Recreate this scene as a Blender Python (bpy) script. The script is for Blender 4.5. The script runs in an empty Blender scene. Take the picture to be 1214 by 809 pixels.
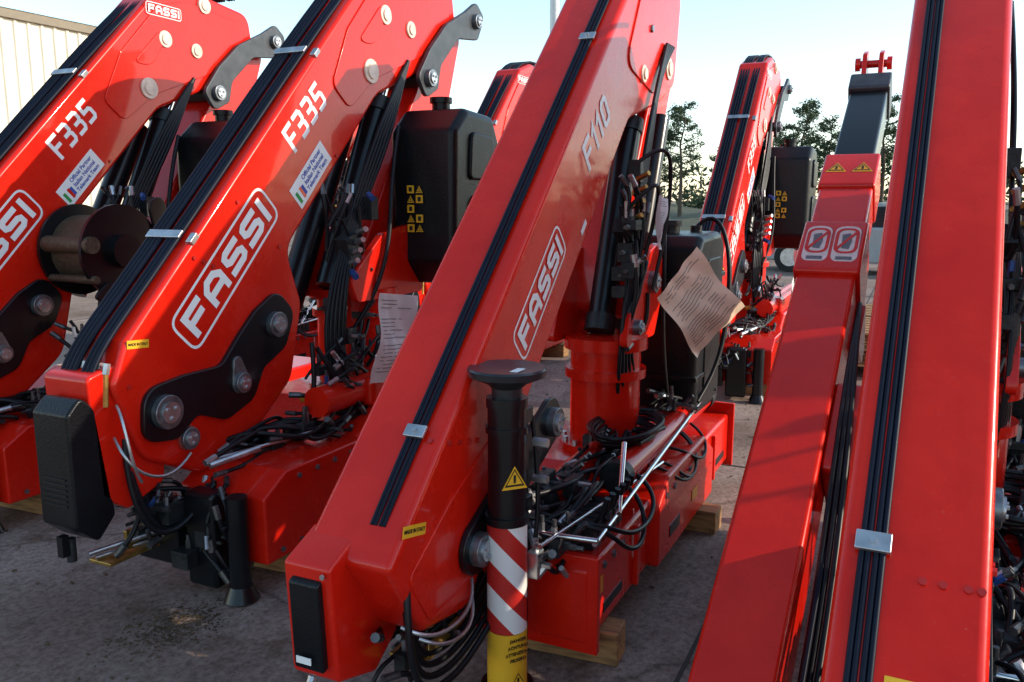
import bpy, bmesh, math, random
from mathutils import Vector, Matrix
random.seed(7)
R=math.radians
scene=bpy.context.scene
# ---------------------------------------------------------------- materials
def newmat(name):
    m=bpy.data.materials.new(name); m.use_nodes=True
    nt=m.node_tree; b=nt.nodes['Principled BSDF']
    return m,nt,b
def simple(name,col,rough=.5,metal=0,coat=0,var=.15,scale=6,bump=.0,bscale=60,spec=.4):
    m,nt,b=newmat(name)
    N=nt.nodes;L=nt.links
    tc=N.new('ShaderNodeTexCoord')
    no=N.new('ShaderNodeTexNoise');no.inputs['Scale'].default_value=scale;no.inputs['Detail'].default_value=4
    L.new(tc.outputs['Object'],no.inputs['Vector'])
    r=N.new('ShaderNodeValToRGB')
    r.color_ramp.elements[0].position=.3;r.color_ramp.elements[1].position=.7
    r.color_ramp.elements[0].color=(*[c*(1-var) for c in col],1)
    r.color_ramp.elements[1].color=(*[min(1,c*(1+var*.5)) for c in col],1)
    L.new(no.outputs['Fac'],r.inputs['Fac']);L.new(r.outputs['Color'],b.inputs['Base Color'])
    mr=N.new('ShaderNodeMapRange');mr.inputs['To Min'].default_value=rough*.8;mr.inputs['To Max'].default_value=min(1,rough*1.25)
    L.new(no.outputs['Fac'],mr.inputs['Value']);L.new(mr.outputs['Result'],b.inputs['Roughness'])
    b.inputs['Metallic'].default_value=metal
    b.inputs['Coat Weight'].default_value=coat
    b.inputs['Coat Roughness'].default_value=.08
    b.inputs['Specular IOR Level'].default_value=spec
    if bump>0:
        n2=N.new('ShaderNodeTexNoise');n2.inputs['Scale'].default_value=bscale;n2.inputs['Detail'].default_value=3
        L.new(tc.outputs['Object'],n2.inputs['Vector'])
        bp=N.new('ShaderNodeBump');bp.inputs['Strength'].default_value=bump;bp.inputs['Distance'].default_value=.01
        L.new(n2.outputs['Fac'],bp.inputs['Height']);L.new(bp.outputs['Normal'],b.inputs['Normal'])
    return m
def red_paint():
    m,nt,b=newmat('red_paint');N=nt.nodes;L=nt.links
    tc=N.new('ShaderNodeTexCoord')
    a=N.new('ShaderNodeTexNoise');a.inputs['Scale'].default_value=3;a.inputs['Detail'].default_value=6;a.inputs['Roughness'].default_value=.65
    L.new(tc.outputs['Object'],a.inputs['Vector'])
    r=N.new('ShaderNodeValToRGB');r.color_ramp.elements[0].position=.3;r.color_ramp.elements[1].position=.72
    r.color_ramp.elements[0].color=(.56,.008,.003,1);r.color_ramp.elements[1].color=(.72,.017,.005,1)
    L.new(a.outputs['Fac'],r.inputs['Fac'])
    d=N.new('ShaderNodeTexNoise');d.inputs['Scale'].default_value=140;d.inputs['Detail'].default_value=2
    L.new(tc.outputs['Object'],d.inputs['Vector'])
    dr=N.new('ShaderNodeValToRGB');dr.color_ramp.elements[0].position=.70;dr.color_ramp.elements[1].position=.80
    L.new(d.outputs['Fac'],dr.inputs['Fac'])
    mul=N.new('ShaderNodeMath');mul.operation='MULTIPLY';mul.inputs[1].default_value=.25
    L.new(dr.outputs['Color'],mul.inputs[0])
    mx=N.new('ShaderNodeMixRGB');mx.inputs[2].default_value=(.5,.22,.15,1)
    L.new(mul.outputs[0],mx.inputs[0]);L.new(r.outputs['Color'],mx.inputs[1]);L.new(mx.outputs[0],b.inputs['Base Color'])
    mr=N.new('ShaderNodeMapRange');mr.inputs['To Min'].default_value=.18;mr.inputs['To Max'].default_value=.36
    L.new(a.outputs['Fac'],mr.inputs['Value']);L.new(mr.outputs['Result'],b.inputs['Roughness'])
    b.inputs['Coat Weight'].default_value=.35;b.inputs['Coat Roughness'].default_value=.05
    b.inputs['Specular IOR Level'].default_value=.2
    w=N.new('ShaderNodeTexNoise');w.inputs['Scale'].default_value=6;w.inputs['Detail'].default_value=3
    L.new(tc.outputs['Object'],w.inputs['Vector'])
    bp=N.new('ShaderNodeBump');bp.inputs['Strength'].default_value=.13;bp.inputs['Distance'].default_value=.02
    L.new(w.outputs['Fac'],bp.inputs['Height']);L.new(bp.outputs['Normal'],b.inputs['Normal'])
    return m
RED=red_paint()
BLK=simple('black_paint',(.005,.006,.008),.30,coat=.2,var=.3,spec=.3)
PLA=simple('black_plastic',(.006,.007,.009),.32,var=.3,bump=.18,bscale=120,spec=.25)
RUB=simple('hose_rubber',(.006,.006,.009),.42,var=.3,spec=.3)
NAVY=simple('hose_sleeve',(.005,.007,.018),.5,var=.3,spec=.2)
STL=simple('zinc_steel',(.52,.53,.55),.34,metal=.9,var=.3,scale=15)
DST=simple('dull_steel',(.12,.12,.125),.42,metal=.8,var=.4,scale=30)
CHR=simple('chrome_rod',(.70,.70,.71),.14,metal=1,var=.05)
GRY=simple('grey_casting',(.025,.027,.03),.45,metal=.3,var=.3,scale=20,bump=.3)
PIN=simple('pin_steel',(.22,.24,.26),.35,metal=.8,var=.4,scale=30)
BRS=simple('yellow_zinc',(.45,.28,.08),.38,metal=.8,var=.4,scale=20)
WHT=simple('white_decal',(.84,.83,.82),.45,var=.05)
YEL=simple('yellow_decal',(.80,.42,.02),.45,var=.1)
ORG=simple('orange_bracket',(.70,.30,.03),.5,var=.2)
INK=simple('decal_ink',(.01,.01,.01),.5,var=.1)
PNK=simple('faded_label',(.76,.60,.57),.5,var=.15,scale=30)
GRN=simple('green_decal',(.02,.3,.06),.5);BLU=simple('blue_decal',(.03,.08,.4),.5)
PAP=simple('paper_sheet',(.80,.80,.80),.6,var=.08,scale=9,bump=.4,bscale=14)
SHE=simple('yellowed_sheet',(.92,.68,.50),.30,var=.12,scale=7,bump=.5,bscale=12)
BOL=simple('painted_bolt',(.45,.012,.008),.35,coat=.3)
PAD=simple('steel_pad',(.040,.043,.05),.28,metal=.5,var=.4,scale=8)
simple_ink=simple('grey_print',(.16,.16,.18),.6,var=.4,scale=90)
simple_pin=simple('pale_pin',(.78,.62,.50),.4,var=.3,scale=20)
GRY2=simple('dark_casting',(.06,.066,.075),.4,metal=.3,var=.3,scale=20)
simple_rpin=simple('red_washed_pin',(.35,.06,.05),.4,metal=.3)
CAB=simple('steel_cable',(.12,.09,.06),.5,metal=.5,var=.4,scale=60)
BLF=simple('blue_fitting',(.04,.10,.35),.35,metal=.5)
def wood():
    m,nt,b=newmat('timber');N=nt.nodes;L=nt.links
    tc=N.new('ShaderNodeTexCoord');mp=N.new('ShaderNodeMapping');mp.inputs['Scale'].default_value=(14,2,14)
    L.new(tc.outputs['Object'],mp.inputs['Vector'])
    n=N.new('ShaderNodeTexNoise');n.inputs['Scale'].default_value=4;n.inputs['Detail'].default_value=8;L.new(mp.outputs['Vector'],n.inputs['Vector'])
    r=N.new('ShaderNodeValToRGB');r.color_ramp.elements[0].color=(.14,.07,.03,1);r.color_ramp.elements[1].color=(.46,.24,.09,1)
    r.color_ramp.elements[0].position=.3;r.color_ramp.elements[1].position=.7
    L.new(n.outputs['Fac'],r.inputs['Fac']);L.new(r.outputs['Color'],b.inputs['Base Color']);b.inputs['Roughness'].default_value=.8
    return m
WOOD=wood()
def stripes():
    m,nt,b=newmat('hazard_stripes');N=nt.nodes;L=nt.links
    tc=N.new('ShaderNodeTexCoord');sp=N.new('ShaderNodeSeparateXYZ');L.new(tc.outputs['Object'],sp.inputs[0])
    ad=N.new('ShaderNodeMath');ad.operation='SUBTRACT'
    L.new(sp.outputs['X'],ad.inputs[0]);L.new(sp.outputs['Y'],ad.inputs[1])
    sx=N.new('ShaderNodeMath');sx.operation='MULTIPLY';sx.inputs[1].default_value=.8;L.new(ad.outputs[0],sx.inputs[0])
    at=N.new('ShaderNodeMath');at.operation='ADD';L.new(sp.outputs['Z'],at.inputs[0]);L.new(sx.outputs[0],at.inputs[1])
    dv=N.new('ShaderNodeMath');dv.operation='DIVIDE';dv.inputs[1].default_value=.165;L.new(at.outputs[0],dv.inputs[0])
    fr=N.new('ShaderNodeMath');fr.operation='FRACT';L.new(dv.outputs[0],fr.inputs[0])
    gt=N.new('ShaderNodeMath');gt.operation='GREATER_THAN';gt.inputs[1].default_value=.5;L.new(fr.outputs[0],gt.inputs[0])
    mx=N.new('ShaderNodeMixRGB');mx.inputs[1].default_value=(.78,.76,.74,1);mx.inputs[2].default_value=(.5,.02,.015,1)
    L.new(gt.outputs[0],mx.inputs[0]);L.new(mx.outputs[0],b.inputs['Base Color']);b.inputs['Roughness'].default_value=.4
    return m
STR=stripes()
def concrete():
    m,nt,b=newmat('concrete');N=nt.nodes;L=nt.links
    tc=N.new('ShaderNodeTexCoord')
    def noise(s,d=6,r=.6):
        n=N.new('ShaderNodeTexNoise');n.inputs['Scale'].default_value=s;n.inputs['Detail'].default_value=d;n.inputs['Roughness'].default_value=r
        L.new(tc.outputs['Object'],n.inputs['Vector']);return n
    a=noise(1.3);r=N.new('ShaderNodeValToRGB')
    r.color_ramp.elements[0].position=.36;r.color_ramp.elements[0].color=(.21,.145,.12,1)
    r.color_ramp.elements[1].position=.64;r.color_ramp.elements[1].color=(.42,.335,.295,1)
    L.new(a.outputs['Fac'],r.inputs['Fac'])
    f=noise(38,8,.8);fr=N.new('ShaderNodeValToRGB');fr.color_ramp.elements[0].position=.36;fr.color_ramp.elements[0].color=(.45,.41,.38,1);fr.color_ramp.elements[1].position=.6;fr.color_ramp.elements[1].color=(1,1,1,1)
    L.new(f.outputs['Fac'],fr.inputs['Fac'])
    m1=N.new('ShaderNodeMixRGB');m1.blend_type='MULTIPLY';m1.inputs[0].default_value=1
    L.new(r.outputs['Color'],m1.inputs[1]);L.new(fr.outputs['Color'],m1.inputs[2])
    s=noise(2.6,7,.65);sr=N.new('ShaderNodeValToRGB');sr.color_ramp.elements[0].position=.50;sr.color_ramp.elements[0].color=(1,1,1,1);sr.color_ramp.elements[1].position=.68;sr.color_ramp.elements[1].color=(.34,.27,.21,1)
    L.new(s.outputs['Fac'],sr.inputs['Fac'])
    m2=N.new('ShaderNodeMixRGB');m2.blend_type='MULTIPLY';m2.inputs[0].default_value=.9
    L.new(m1.outputs[0],m2.inputs[1]);L.new(sr.outputs['Color'],m2.inputs[2])
    v=N.new('ShaderNodeTexVoronoi');v.feature='DISTANCE_TO_EDGE';v.inputs['Scale'].default_value=.45
    ds=noise(3,4);mxv=N.new('ShaderNodeMixRGB');mxv.inputs[0].default_value=.12
    L.new(tc.outputs['Object'],mxv.inputs[1]);L.new(ds.outputs['Color'],mxv.inputs[2]);L.new(mxv.outputs[0],v.inputs['Vector'])
    vr=N.new('ShaderNodeValToRGB');vr.color_ramp.elements[0].position=0;vr.color_ramp.elements[0].color=(.35,.33,.3,1);vr.color_ramp.elements[1].position=.006;vr.color_ramp.elements[1].color=(1,1,1,1)
    L.new(v.outputs['Distance'],vr.inputs['Fac'])
    m3=N.new('ShaderNodeMixRGB');m3.blend_type='MULTIPLY';m3.inputs[0].default_value=.7
    L.new(m2.outputs[0],m3.inputs[1]);L.new(vr.outputs['Color'],m3.inputs[2])
    L.new(m3.outputs[0],b.inputs['Base Color']);b.inputs['Roughness'].default_value=.85
    b.inputs['Specular IOR Level'].default_value=.2
    bp=N.new('ShaderNodeBump');bp.inputs['Strength'].default_value=.4;bp.inputs['Distance'].default_value=.006
    L.new(f.outputs['Fac'],bp.inputs['Height']);L.new(bp.outputs['Normal'],b.inputs['Normal'])
    return m
CON=concrete()
# ---------------------------------------------------------------- mesh helpers
def link(o,parent=None):
    scene.collection.objects.link(o)
    if parent: o.parent=parent
    return o
def mesh_obj(name,bm,mat,parent=None,smooth=True,angle=32,bevel=0,seg=3):
    bmesh.ops.recalc_face_normals(bm,faces=bm.faces)
    me=bpy.data.meshes.new(name);bm.to_mesh(me);bm.free()
    mats=mat if isinstance(mat,(list,tuple)) else [mat]
    for m in mats: me.materials.append(m)
    if smooth:
        for p in me.polygons:p.use_smooth=True
        if not bevel: me.set_sharp_from_angle(angle=R(angle))
    o=bpy.data.objects.new(name,me)
    if bevel:
        md=o.modifiers.new('bev','BEVEL');md.width=bevel;md.segments=seg;md.limit_method='ANGLE';md.angle_limit=R(35);md.harden_normals=True
    return link(o,parent)
def fillet(pts,seg=6):
    out=[];n=len(pts)
    for i in range(n):
        p=Vector(pts[i][:2]);r=pts[i][2] if len(pts[i])>2 else 0
        a=Vector(pts[i-1][:2]);c=Vector(pts[(i+1)%n][:2])
        if r<=0: out.append(p);continue
        u=(a-p);v=(c-p);lu=u.length;lv=v.length;u.normalize();v.normalize()
        ang=u.angle(v)
        if ang>R(178): out.append(p);continue
        d=min(r/math.tan(ang/2),lu*.48,lv*.48)
        p0=p+u*d;p1=p+v*d
        for k in range(seg+1):
            t=k/seg;out.append(p0*(1-t)**2+p*2*t*(1-t)+p1*t*t)
    return out
def prism(name,pts,y0,y1,mat,parent=None,bevel=.01,seg=3):
    bm=bmesh.new();P=fillet(pts)
    A=[bm.verts.new((p[0],y0,p[1])) for p in P];B=[bm.verts.new((p[0],y1,p[1])) for p in P]
    bm.faces.new(A);bm.faces.new(B[::-1]);n=len(P)
    for i in range(n):
        bm.faces.new((A[i],B[i],B[(i+1)%n],A[(i+1)%n]))
    return mesh_obj(name,bm,mat,parent,bevel=bevel,seg=seg)
def box(name,x0,x1,y0,y1,z0,z1,mat,parent=None,bevel=.01):
    return prism(name,[(x0,z0),(x1,z0),(x1,z1),(x0,z1)],y0,y1,mat,parent,bevel)
def add_cyl(bm,p0,p1,r0,r1=None,n=28,mi=0):
    p0=Vector(p0);p1=Vector(p1);r1=r0 if r1 is None else r1
    d=p1-p0;q=d.to_track_quat('Z','Y').to_matrix().to_4x4()
    bmesh.ops.create_cone(bm,cap_ends=True,cap_tris=False,segments=n,radius1=r0,radius2=r1,depth=d.length,matrix=Matrix.Translation((p0+p1)/2)@q)
def cyl(name,p0,p1,r,mat,parent=None,r1=None,n=36,bevel=0):
    bm=bmesh.new();add_cyl(bm,p0,p1,r,r1,n)
    return mesh_obj(name,bm,mat,parent,bevel=bevel,seg=2)
def cyls(name,lst,mat,parent=None,n=20):
    bm=bmesh.new()
    for it in lst:
        p0,p1,r=it[:3]; add_cyl(bm,p0,p1,r,it[3] if len(it)>3 else None,it[4] if len(it)>4 else n)
    return mesh_obj(name,bm,mat,parent)
def add_box(bm,c,s,rot=None):
    M=Matrix.Translation(c)
    if rot is not None: M=M@rot
    bmesh.ops.create_cube(bm,size=1,matrix=M@Matrix.Diagonal((*s,1)))
def boxes(name,lst,mat,parent=None,bevel=.004):
    bm=bmesh.new()
    for it in lst: add_box(bm,*it)
    return mesh_obj(name,bm,mat,parent,bevel=bevel,seg=2)
def hoses(name,paths,mat,parent=None):
    cu=bpy.data.curves.new(name,'CURVE');cu.dimensions='3D';cu.bevel_depth=1.0;cu.bevel_resolution=2;cu.resolution_u=5;cu.use_fill_caps=True
    for pts,r in paths:
        sp=cu.splines.new('NURBS');sp.points.add(len(pts)-1)
        for i,p in enumerate(pts):
            sp.points[i].co=(*p,1);sp.points[i].radius=r
        sp.order_u=min(4,len(pts));sp.use_endpoint_u=True
    cu.materials.append(mat)
    o=bpy.data.objects.new(name,cu);return link(o,parent)
def plate_frame(x,y,z,ang):
    c,s=math.cos(ang),math.sin(ang)
    return Matrix(((c,-s,0,x),(0,0,-1,y),(s,c,0,z),(0,0,0,1)))
def text(name,body,size,M,mat,parent,sx=1,off=.0,align='CENTER',spacing=1):
    cu=bpy.data.curves.new(name,'FONT');cu.body=body;cu.size=size;cu.align_x=align;cu.align_y='CENTER';cu.offset=off;cu.extrude=.0006;cu.space_character=spacing
    cu.materials.append(mat);o=bpy.data.objects.new(name,cu);link(o,parent)
    o.matrix_local=M@Matrix.Diagonal((sx,1,1,1));return o
GLY={'F':(.72,[[(0,0),(0,1),(.74,1)],[(0,.5),(.62,.5)]]),
'A':(.8,[[(0,0),(0,.72),(.22,1),(.58,1),(.8,.72),(.8,0)],[(0,.36),(.8,.36)]]),
'S':(.76,[[(0,0),(.62,0),(.76,.12),(.76,.38),(.62,.5),(.14,.5),(0,.62),(0,.88),(.14,1),(.74,1)]]),
'I':(0,[[(0,0),(0,1)]]),
'3':(.7,[[(0,1),(.56,1),(.7,.88),(.7,.62),(.56,.5),(.56,.5),(.7,.38),(.7,.12),(.56,0),(0,0)],[(.15,.5),(.6,.5)]]),
'5':(.7,[[(.68,1),(0,1),(0,.56),(.56,.56),(.7,.44),(.7,.12),(.56,0),(0,0)]]),
'1':(.3,[[(0,.78),(.26,1),(.26,0)]]),
'0':(.7,[[(.7,.63),(.7,.86),(.56,1),(.14,1),(0,.86),(0,.14),(.14,0),(.56,0),(.7,.14),(.7,.38)]]),
'E':(.7,[[(.7,0),(0,0),(0,1),(.7,1)],[(0,.5),(.6,.5)]]),
'R':(.74,[[(0,0),(0,1),(.6,1),(.74,.88),(.74,.62),(.6,.5),(0,.5)],[(.4,.5),(.74,0)]])}
def strokes(name,word,L,H,th,M,mat,parent,gap=.42):
    tot=sum(GLY[c][0] for c in word)+gap*(len(word)-1)
    sx=(L-th*H)/tot;sy=H*(1-th);bm=bmesh.new();x0=-tot/2*sx;zz=0
    for c in word:
        w,ss=GLY[c]
        for st in ss:
            zz+=.00025
            P=[Vector((x0+p[0]*sx,(p[1]-.5)*sy)) for p in st]
            Q=[P[0]]
            for p in P[1:]:
                if (p-Q[-1]).length>1e-6: Q.append(p)
            P=Q;t=th*H/2;l=[];r=[]
            d0=(P[0]-P[1]).normalized();d1=(P[-1]-P[-2]).normalized()
            P[0]=P[0]+d0*t*.98;P[-1]=P[-1]+d1*t*.98
            for i in range(len(P)):
                if i==0: n=(P[1]-P[0]).normalized();n=Vector((-n.y,n.x));k=1
                elif i==len(P)-1: n=(P[-1]-P[-2]).normalized();n=Vector((-n.y,n.x));k=1
                else:
                    a=(P[i]-P[i-1]).normalized();b=(P[i+1]-P[i]).normalized()
                    na=Vector((-a.y,a.x));nb=Vector((-b.y,b.x));n=(na+nb);n=n.normalized() if n.length>1e-4 else na
                    k=min(1.8,1/max(.2,n.dot(na)))
                l.append(bm.verts.new((P[i].x+n.x*t*k,P[i].y+n.y*t*k,zz)));r.append(bm.verts.new((P[i].x-n.x*t*k,P[i].y-n.y*t*k,zz)))
            for i in range(len(P)-1): bm.faces.new((l[i],l[i+1],r[i+1],r[i]))
        x0+=(w+gap)*sx
    o=mesh_obj(name,bm,mat,parent,smooth=False);o.matrix_local=M;return o
def rrect(w,h,r,seg=6):
    return fillet([(-w/2,-h/2,r),(w/2,-h/2,r),(w/2,h/2,r),(-w/2,h/2,r)],seg)
def ring(name,w,h,r,t,M,mat,parent):
    bm=bmesh.new();O=rrect(w,h,r);I=rrect(w-2*t,h-2*t,max(.002,r-t))
    a=[bm.verts.new((p.x,p.y,0)) for p in O];b=[bm.verts.new((p.x,p.y,0)) for p in I]
    for i in range(len(a)): bm.faces.new((a[i],a[(i+1)%len(a)],b[(i+1)%len(a)],b[i]))
    o=mesh_obj(name,bm,mat,parent,smooth=False);o.matrix_local=M;return o
def decal(name,pts,M,mat,parent):
    bm=bmesh.new();bm.faces.new([bm.verts.new((p[0],p[1],0)) for p in pts])
    r=bmesh.ops.extrude_face_region(bm,geom=list(bm.faces));
    for v in [e for e in r['geom'] if isinstance(e,bmesh.types.BMVert)]: v.co.z+=.0008
    o=mesh_obj(name,bm,mat,parent,smooth=False);o.matrix_local=M;return o
def rect(w,h): return [(-w/2,-h/2),(w/2,-h/2),(w/2,h/2),(-w/2,h/2)]
def logo(M,L,H,parent,word='FASSI'):
    ring('logo_border',L,H,H*.3,H*.06,M,WHT,parent)
    strokes('logo_text',word,L*.87,H*.64,.25,M@Matrix.Translation((0,0,.0006)),WHT,parent)
def tri_sign(M,s,parent):
    decal('warning_triangle',[(-s/2,-s*.43),(s/2,-s*.43),(0,s*.43)],M,YEL,parent)
    bm=bmesh.new();k=.78
    o=[(-s/2*k,-s*.43*k+ .01*s),(s/2*k,-s*.43*k+.01*s),(0,s*.43*k)];i=[(p[0]*.78,p[1]*.78) for p in o]
    a=[bm.verts.new((*p,0)) for p in o];b=[bm.verts.new((*p,0)) for p in i]
    for j in range(3): bm.faces.new((a[j],a[(j+1)%3],b[(j+1)%3],b[j]))
    q=mesh_obj('warning_border',bm,INK,parent,smooth=False);q.matrix_local=M@Matrix.Translation((0,0,.0015))
    decal('warning_mark',rect(s*.09,s*.3),M@Matrix.Translation((0,-.05*s,.001)),INK,parent)
def capsule_hull(a,b,ra,rb,n=14):
    a=Vector(a);b=Vector(b);d=(b-a);L=d.length;th=math.atan2(d.y,d.x);k=math.acos(max(-1,min(1,(ra-rb)/L)))
    out=[]
    for i in range(n+1):
        t=th+k+(2*math.pi-2*k)*i/n; out.append((a.x+ra*math.cos(t),a.y+ra*math.sin(t)))
    for i in range(n+1):
        t=th-k+2*k*i/n; out.append((b.x+rb*math.cos(t),b.y+rb*math.sin(t)))
    return out
def sheet(name,M,w,h,mat,parent,curl=.04,seed=0,lines=True):
    rnd=random.Random(seed);bm=bmesh.new();nx,ny=14,18;g=[]
    p1,p2=rnd.random()*6,rnd.random()*6
    f=lambda u,v:curl*(math.sin(u*4+p1+v*2)+.5*math.sin(v*7+p2+u*3)+.25*math.sin(u*17+v*9+p2))+curl*1.2*u*u*4
    for j in range(ny+1):
        row=[]
        for i in range(nx+1):
            u=i/nx-.5;v=j/ny-.5
            row.append(bm.verts.new((u*w,v*h,f(u,v))))
        g.append(row)
    for j in range(ny):
        for i in range(nx): bm.faces.new((g[j][i],g[j][i+1],g[j+1][i+1],g[j+1][i]))
    o=mesh_obj(name,bm,mat,parent,angle=180);o.matrix_local=M
    if lines:
        bm=bmesh.new()
        for k in range(20):
            v0=.42-k*.042
            if k in(3,4,11): continue
            e=rnd.choice([.42,.40,.3,.1]);segs=12;prev=None
            for q in range(segs+1):
                u=-.42+(e+.42)*q/segs
                a=bm.verts.new((u*w,v0*h,f(u,v0)+.003));b=bm.verts.new((u*w,(v0+.008)*h,f(u,v0)+.003))
                if prev and rnd.random()<.9: bm.faces.new((prev[0],a,b,prev[1]))
                prev=(a,b)
        q=mesh_obj(name+'_print',bm,simple_ink,parent,smooth=False);q.matrix_local=M
    return o
# ---------------------------------------------------------------- crane
def crane_parent(x,y):
    e=bpy.data.objects.new('truck_loader_crane',None);e.empty_display_size=.3
    link(e);e.location=(x,y,0);return e
class Ax:
    def __init__(s,O,deg): s.O=O;s.a=R(deg);s.c=math.cos(s.a);s.s=math.sin(s.a)
    def p(s,u,n): return (s.O[0]+u*s.c-n*s.s, s.O[1]+u*s.s+n*s.c)
    def prof(s,pts): return [(*s.p(q[0],q[1]),*(q[2:])) for q in pts]
    def M(s,u,n,y,rot=0):
        x,z=s.p(u,n);return plate_frame(x,y,z,s.a+R(rot))
    def P(s,u,n,y):
        x,z=s.p(u,n);return (x,y,z)
def pin(name,x,z,y,r,par,depth=.03,mat=None):
    bm=bmesh.new()
    add_cyl(bm,(x,y+.01,z),(x,y-depth,z),r,n=40)
    mesh_obj(name,bm,mat or PIN,par,bevel=.004,seg=2)
    bm=bmesh.new();add_cyl(bm,(x,y-depth+.002,z),(x,y-depth-.008,z),r*.62,n=32)
    if mat is None:
        for k in range(3):
            a=k*2.09+.5;add_cyl(bm,(x+r*.36*math.cos(a),y-depth-.004,z+r*.36*math.sin(a)),(x+r*.36*math.cos(a),y-depth-.016,z+r*.36*math.sin(a)),r*.12,n=6)
    mesh_obj(name+'_cap',bm,STL if mat is None else mat,par)
def bolts(name,pts,y,r,par,mat=None):
    cyls(name,[((x,y+.004,z),(x,y-.008,z),r,None,6) for x,z in pts],mat or BOL,par,n=6)
def clutter(par,center,size,n,seed,droop=0):
    rnd=random.Random(seed);cx,cy,cz=center;sx,sy,sz=size
    bl=[];ft=[];bf=[];df=[];ps=[]
    for i in range(max(4,n//3)):
        c=(cx+rnd.uniform(-.45,.45)*sx,cy+rnd.uniform(-.3,.45)*sy,cz+rnd.uniform(-.45,.35)*sz)
        bl.append((c,(rnd.uniform(.04,.12),rnd.uniform(.04,.09),rnd.uniform(.03,.09))))
        for k in range(3):
            d=Vector(rnd.choice([(1,0,0),(-1,0,0),(0,-1,0),(0,0,1),(0,-.7,.7)]))
            p=Vector(c)+Vector((rnd.uniform(-.03,.03),0,rnd.uniform(-.01,.01)))
            q=rnd.random();tgt=bf if q<.06 else (ft if q<.32 else df)
            tgt.append((p,p+d*.07,.011,None,6));df.append((p+d*.055,p+d*.095,.008,None,12))
    for i in range(n):
        a=Vector((cx+rnd.uniform(-.5,.5)*sx,cy+rnd.uniform(-.5,.4)*sy,cz+rnd.uniform(-.5,.5)*sz))
        if sx>sz: b=Vector((a.x+rnd.choice([-1,1])*rnd.uniform(.3,.7)*sx,cy+rnd.uniform(-.5,.4)*sy,cz+rnd.uniform(-.5,.5)*sz))
        else: b=Vector((cx+rnd.uniform(-.5,.5)*sx,cy+rnd.uniform(-.5,.4)*sy,a.z+rnd.choice([-1,1])*rnd.uniform(.3,.7)*sz))
        b.x=min(max(b.x,cx-sx*.6),cx+sx*.6);b.z=min(max(b.z,cz-sz*.6),cz+sz*.6)
        s=rnd.uniform(-.07,.07);m1=a.lerp(b,.3)+Vector((0,-.02,s));m2=a.lerp(b,.7)+Vector((rnd.uniform(-.03,.03),-.02,s*.6))
        r=rnd.choice([.007,.009,.011])
        ps.append(([a,a.lerp(m1,.4)+Vector((0,0,s*.5)),m1,m2,b],r))
        d=(b-m2).normalized();(ft if rnd.random()<.25 else df).append((b-d*.035,b+d*.02,r*1.3,None,8))
    boxes('valve_blocks',bl,GRY,par);cyls('hose_fittings',df,DST,par)
    if ft: cyls('zinc_fittings',ft,STL,par)
    if bf: cyls('blue_fittings',bf,BLF,par)
    hoses('hydraulic_hoses',ps,RUB,par)
def timber(par,x,y,z=.0,L=.3,w=.1,h=.1,rot=0):
    o=box('timber_block',-w/2,w/2,-L/2,L/2,0,h,WOOD,par,.006);o.location=(x,y,z+.006);o.rotation_euler=(0,0,R(rot));return o

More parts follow.
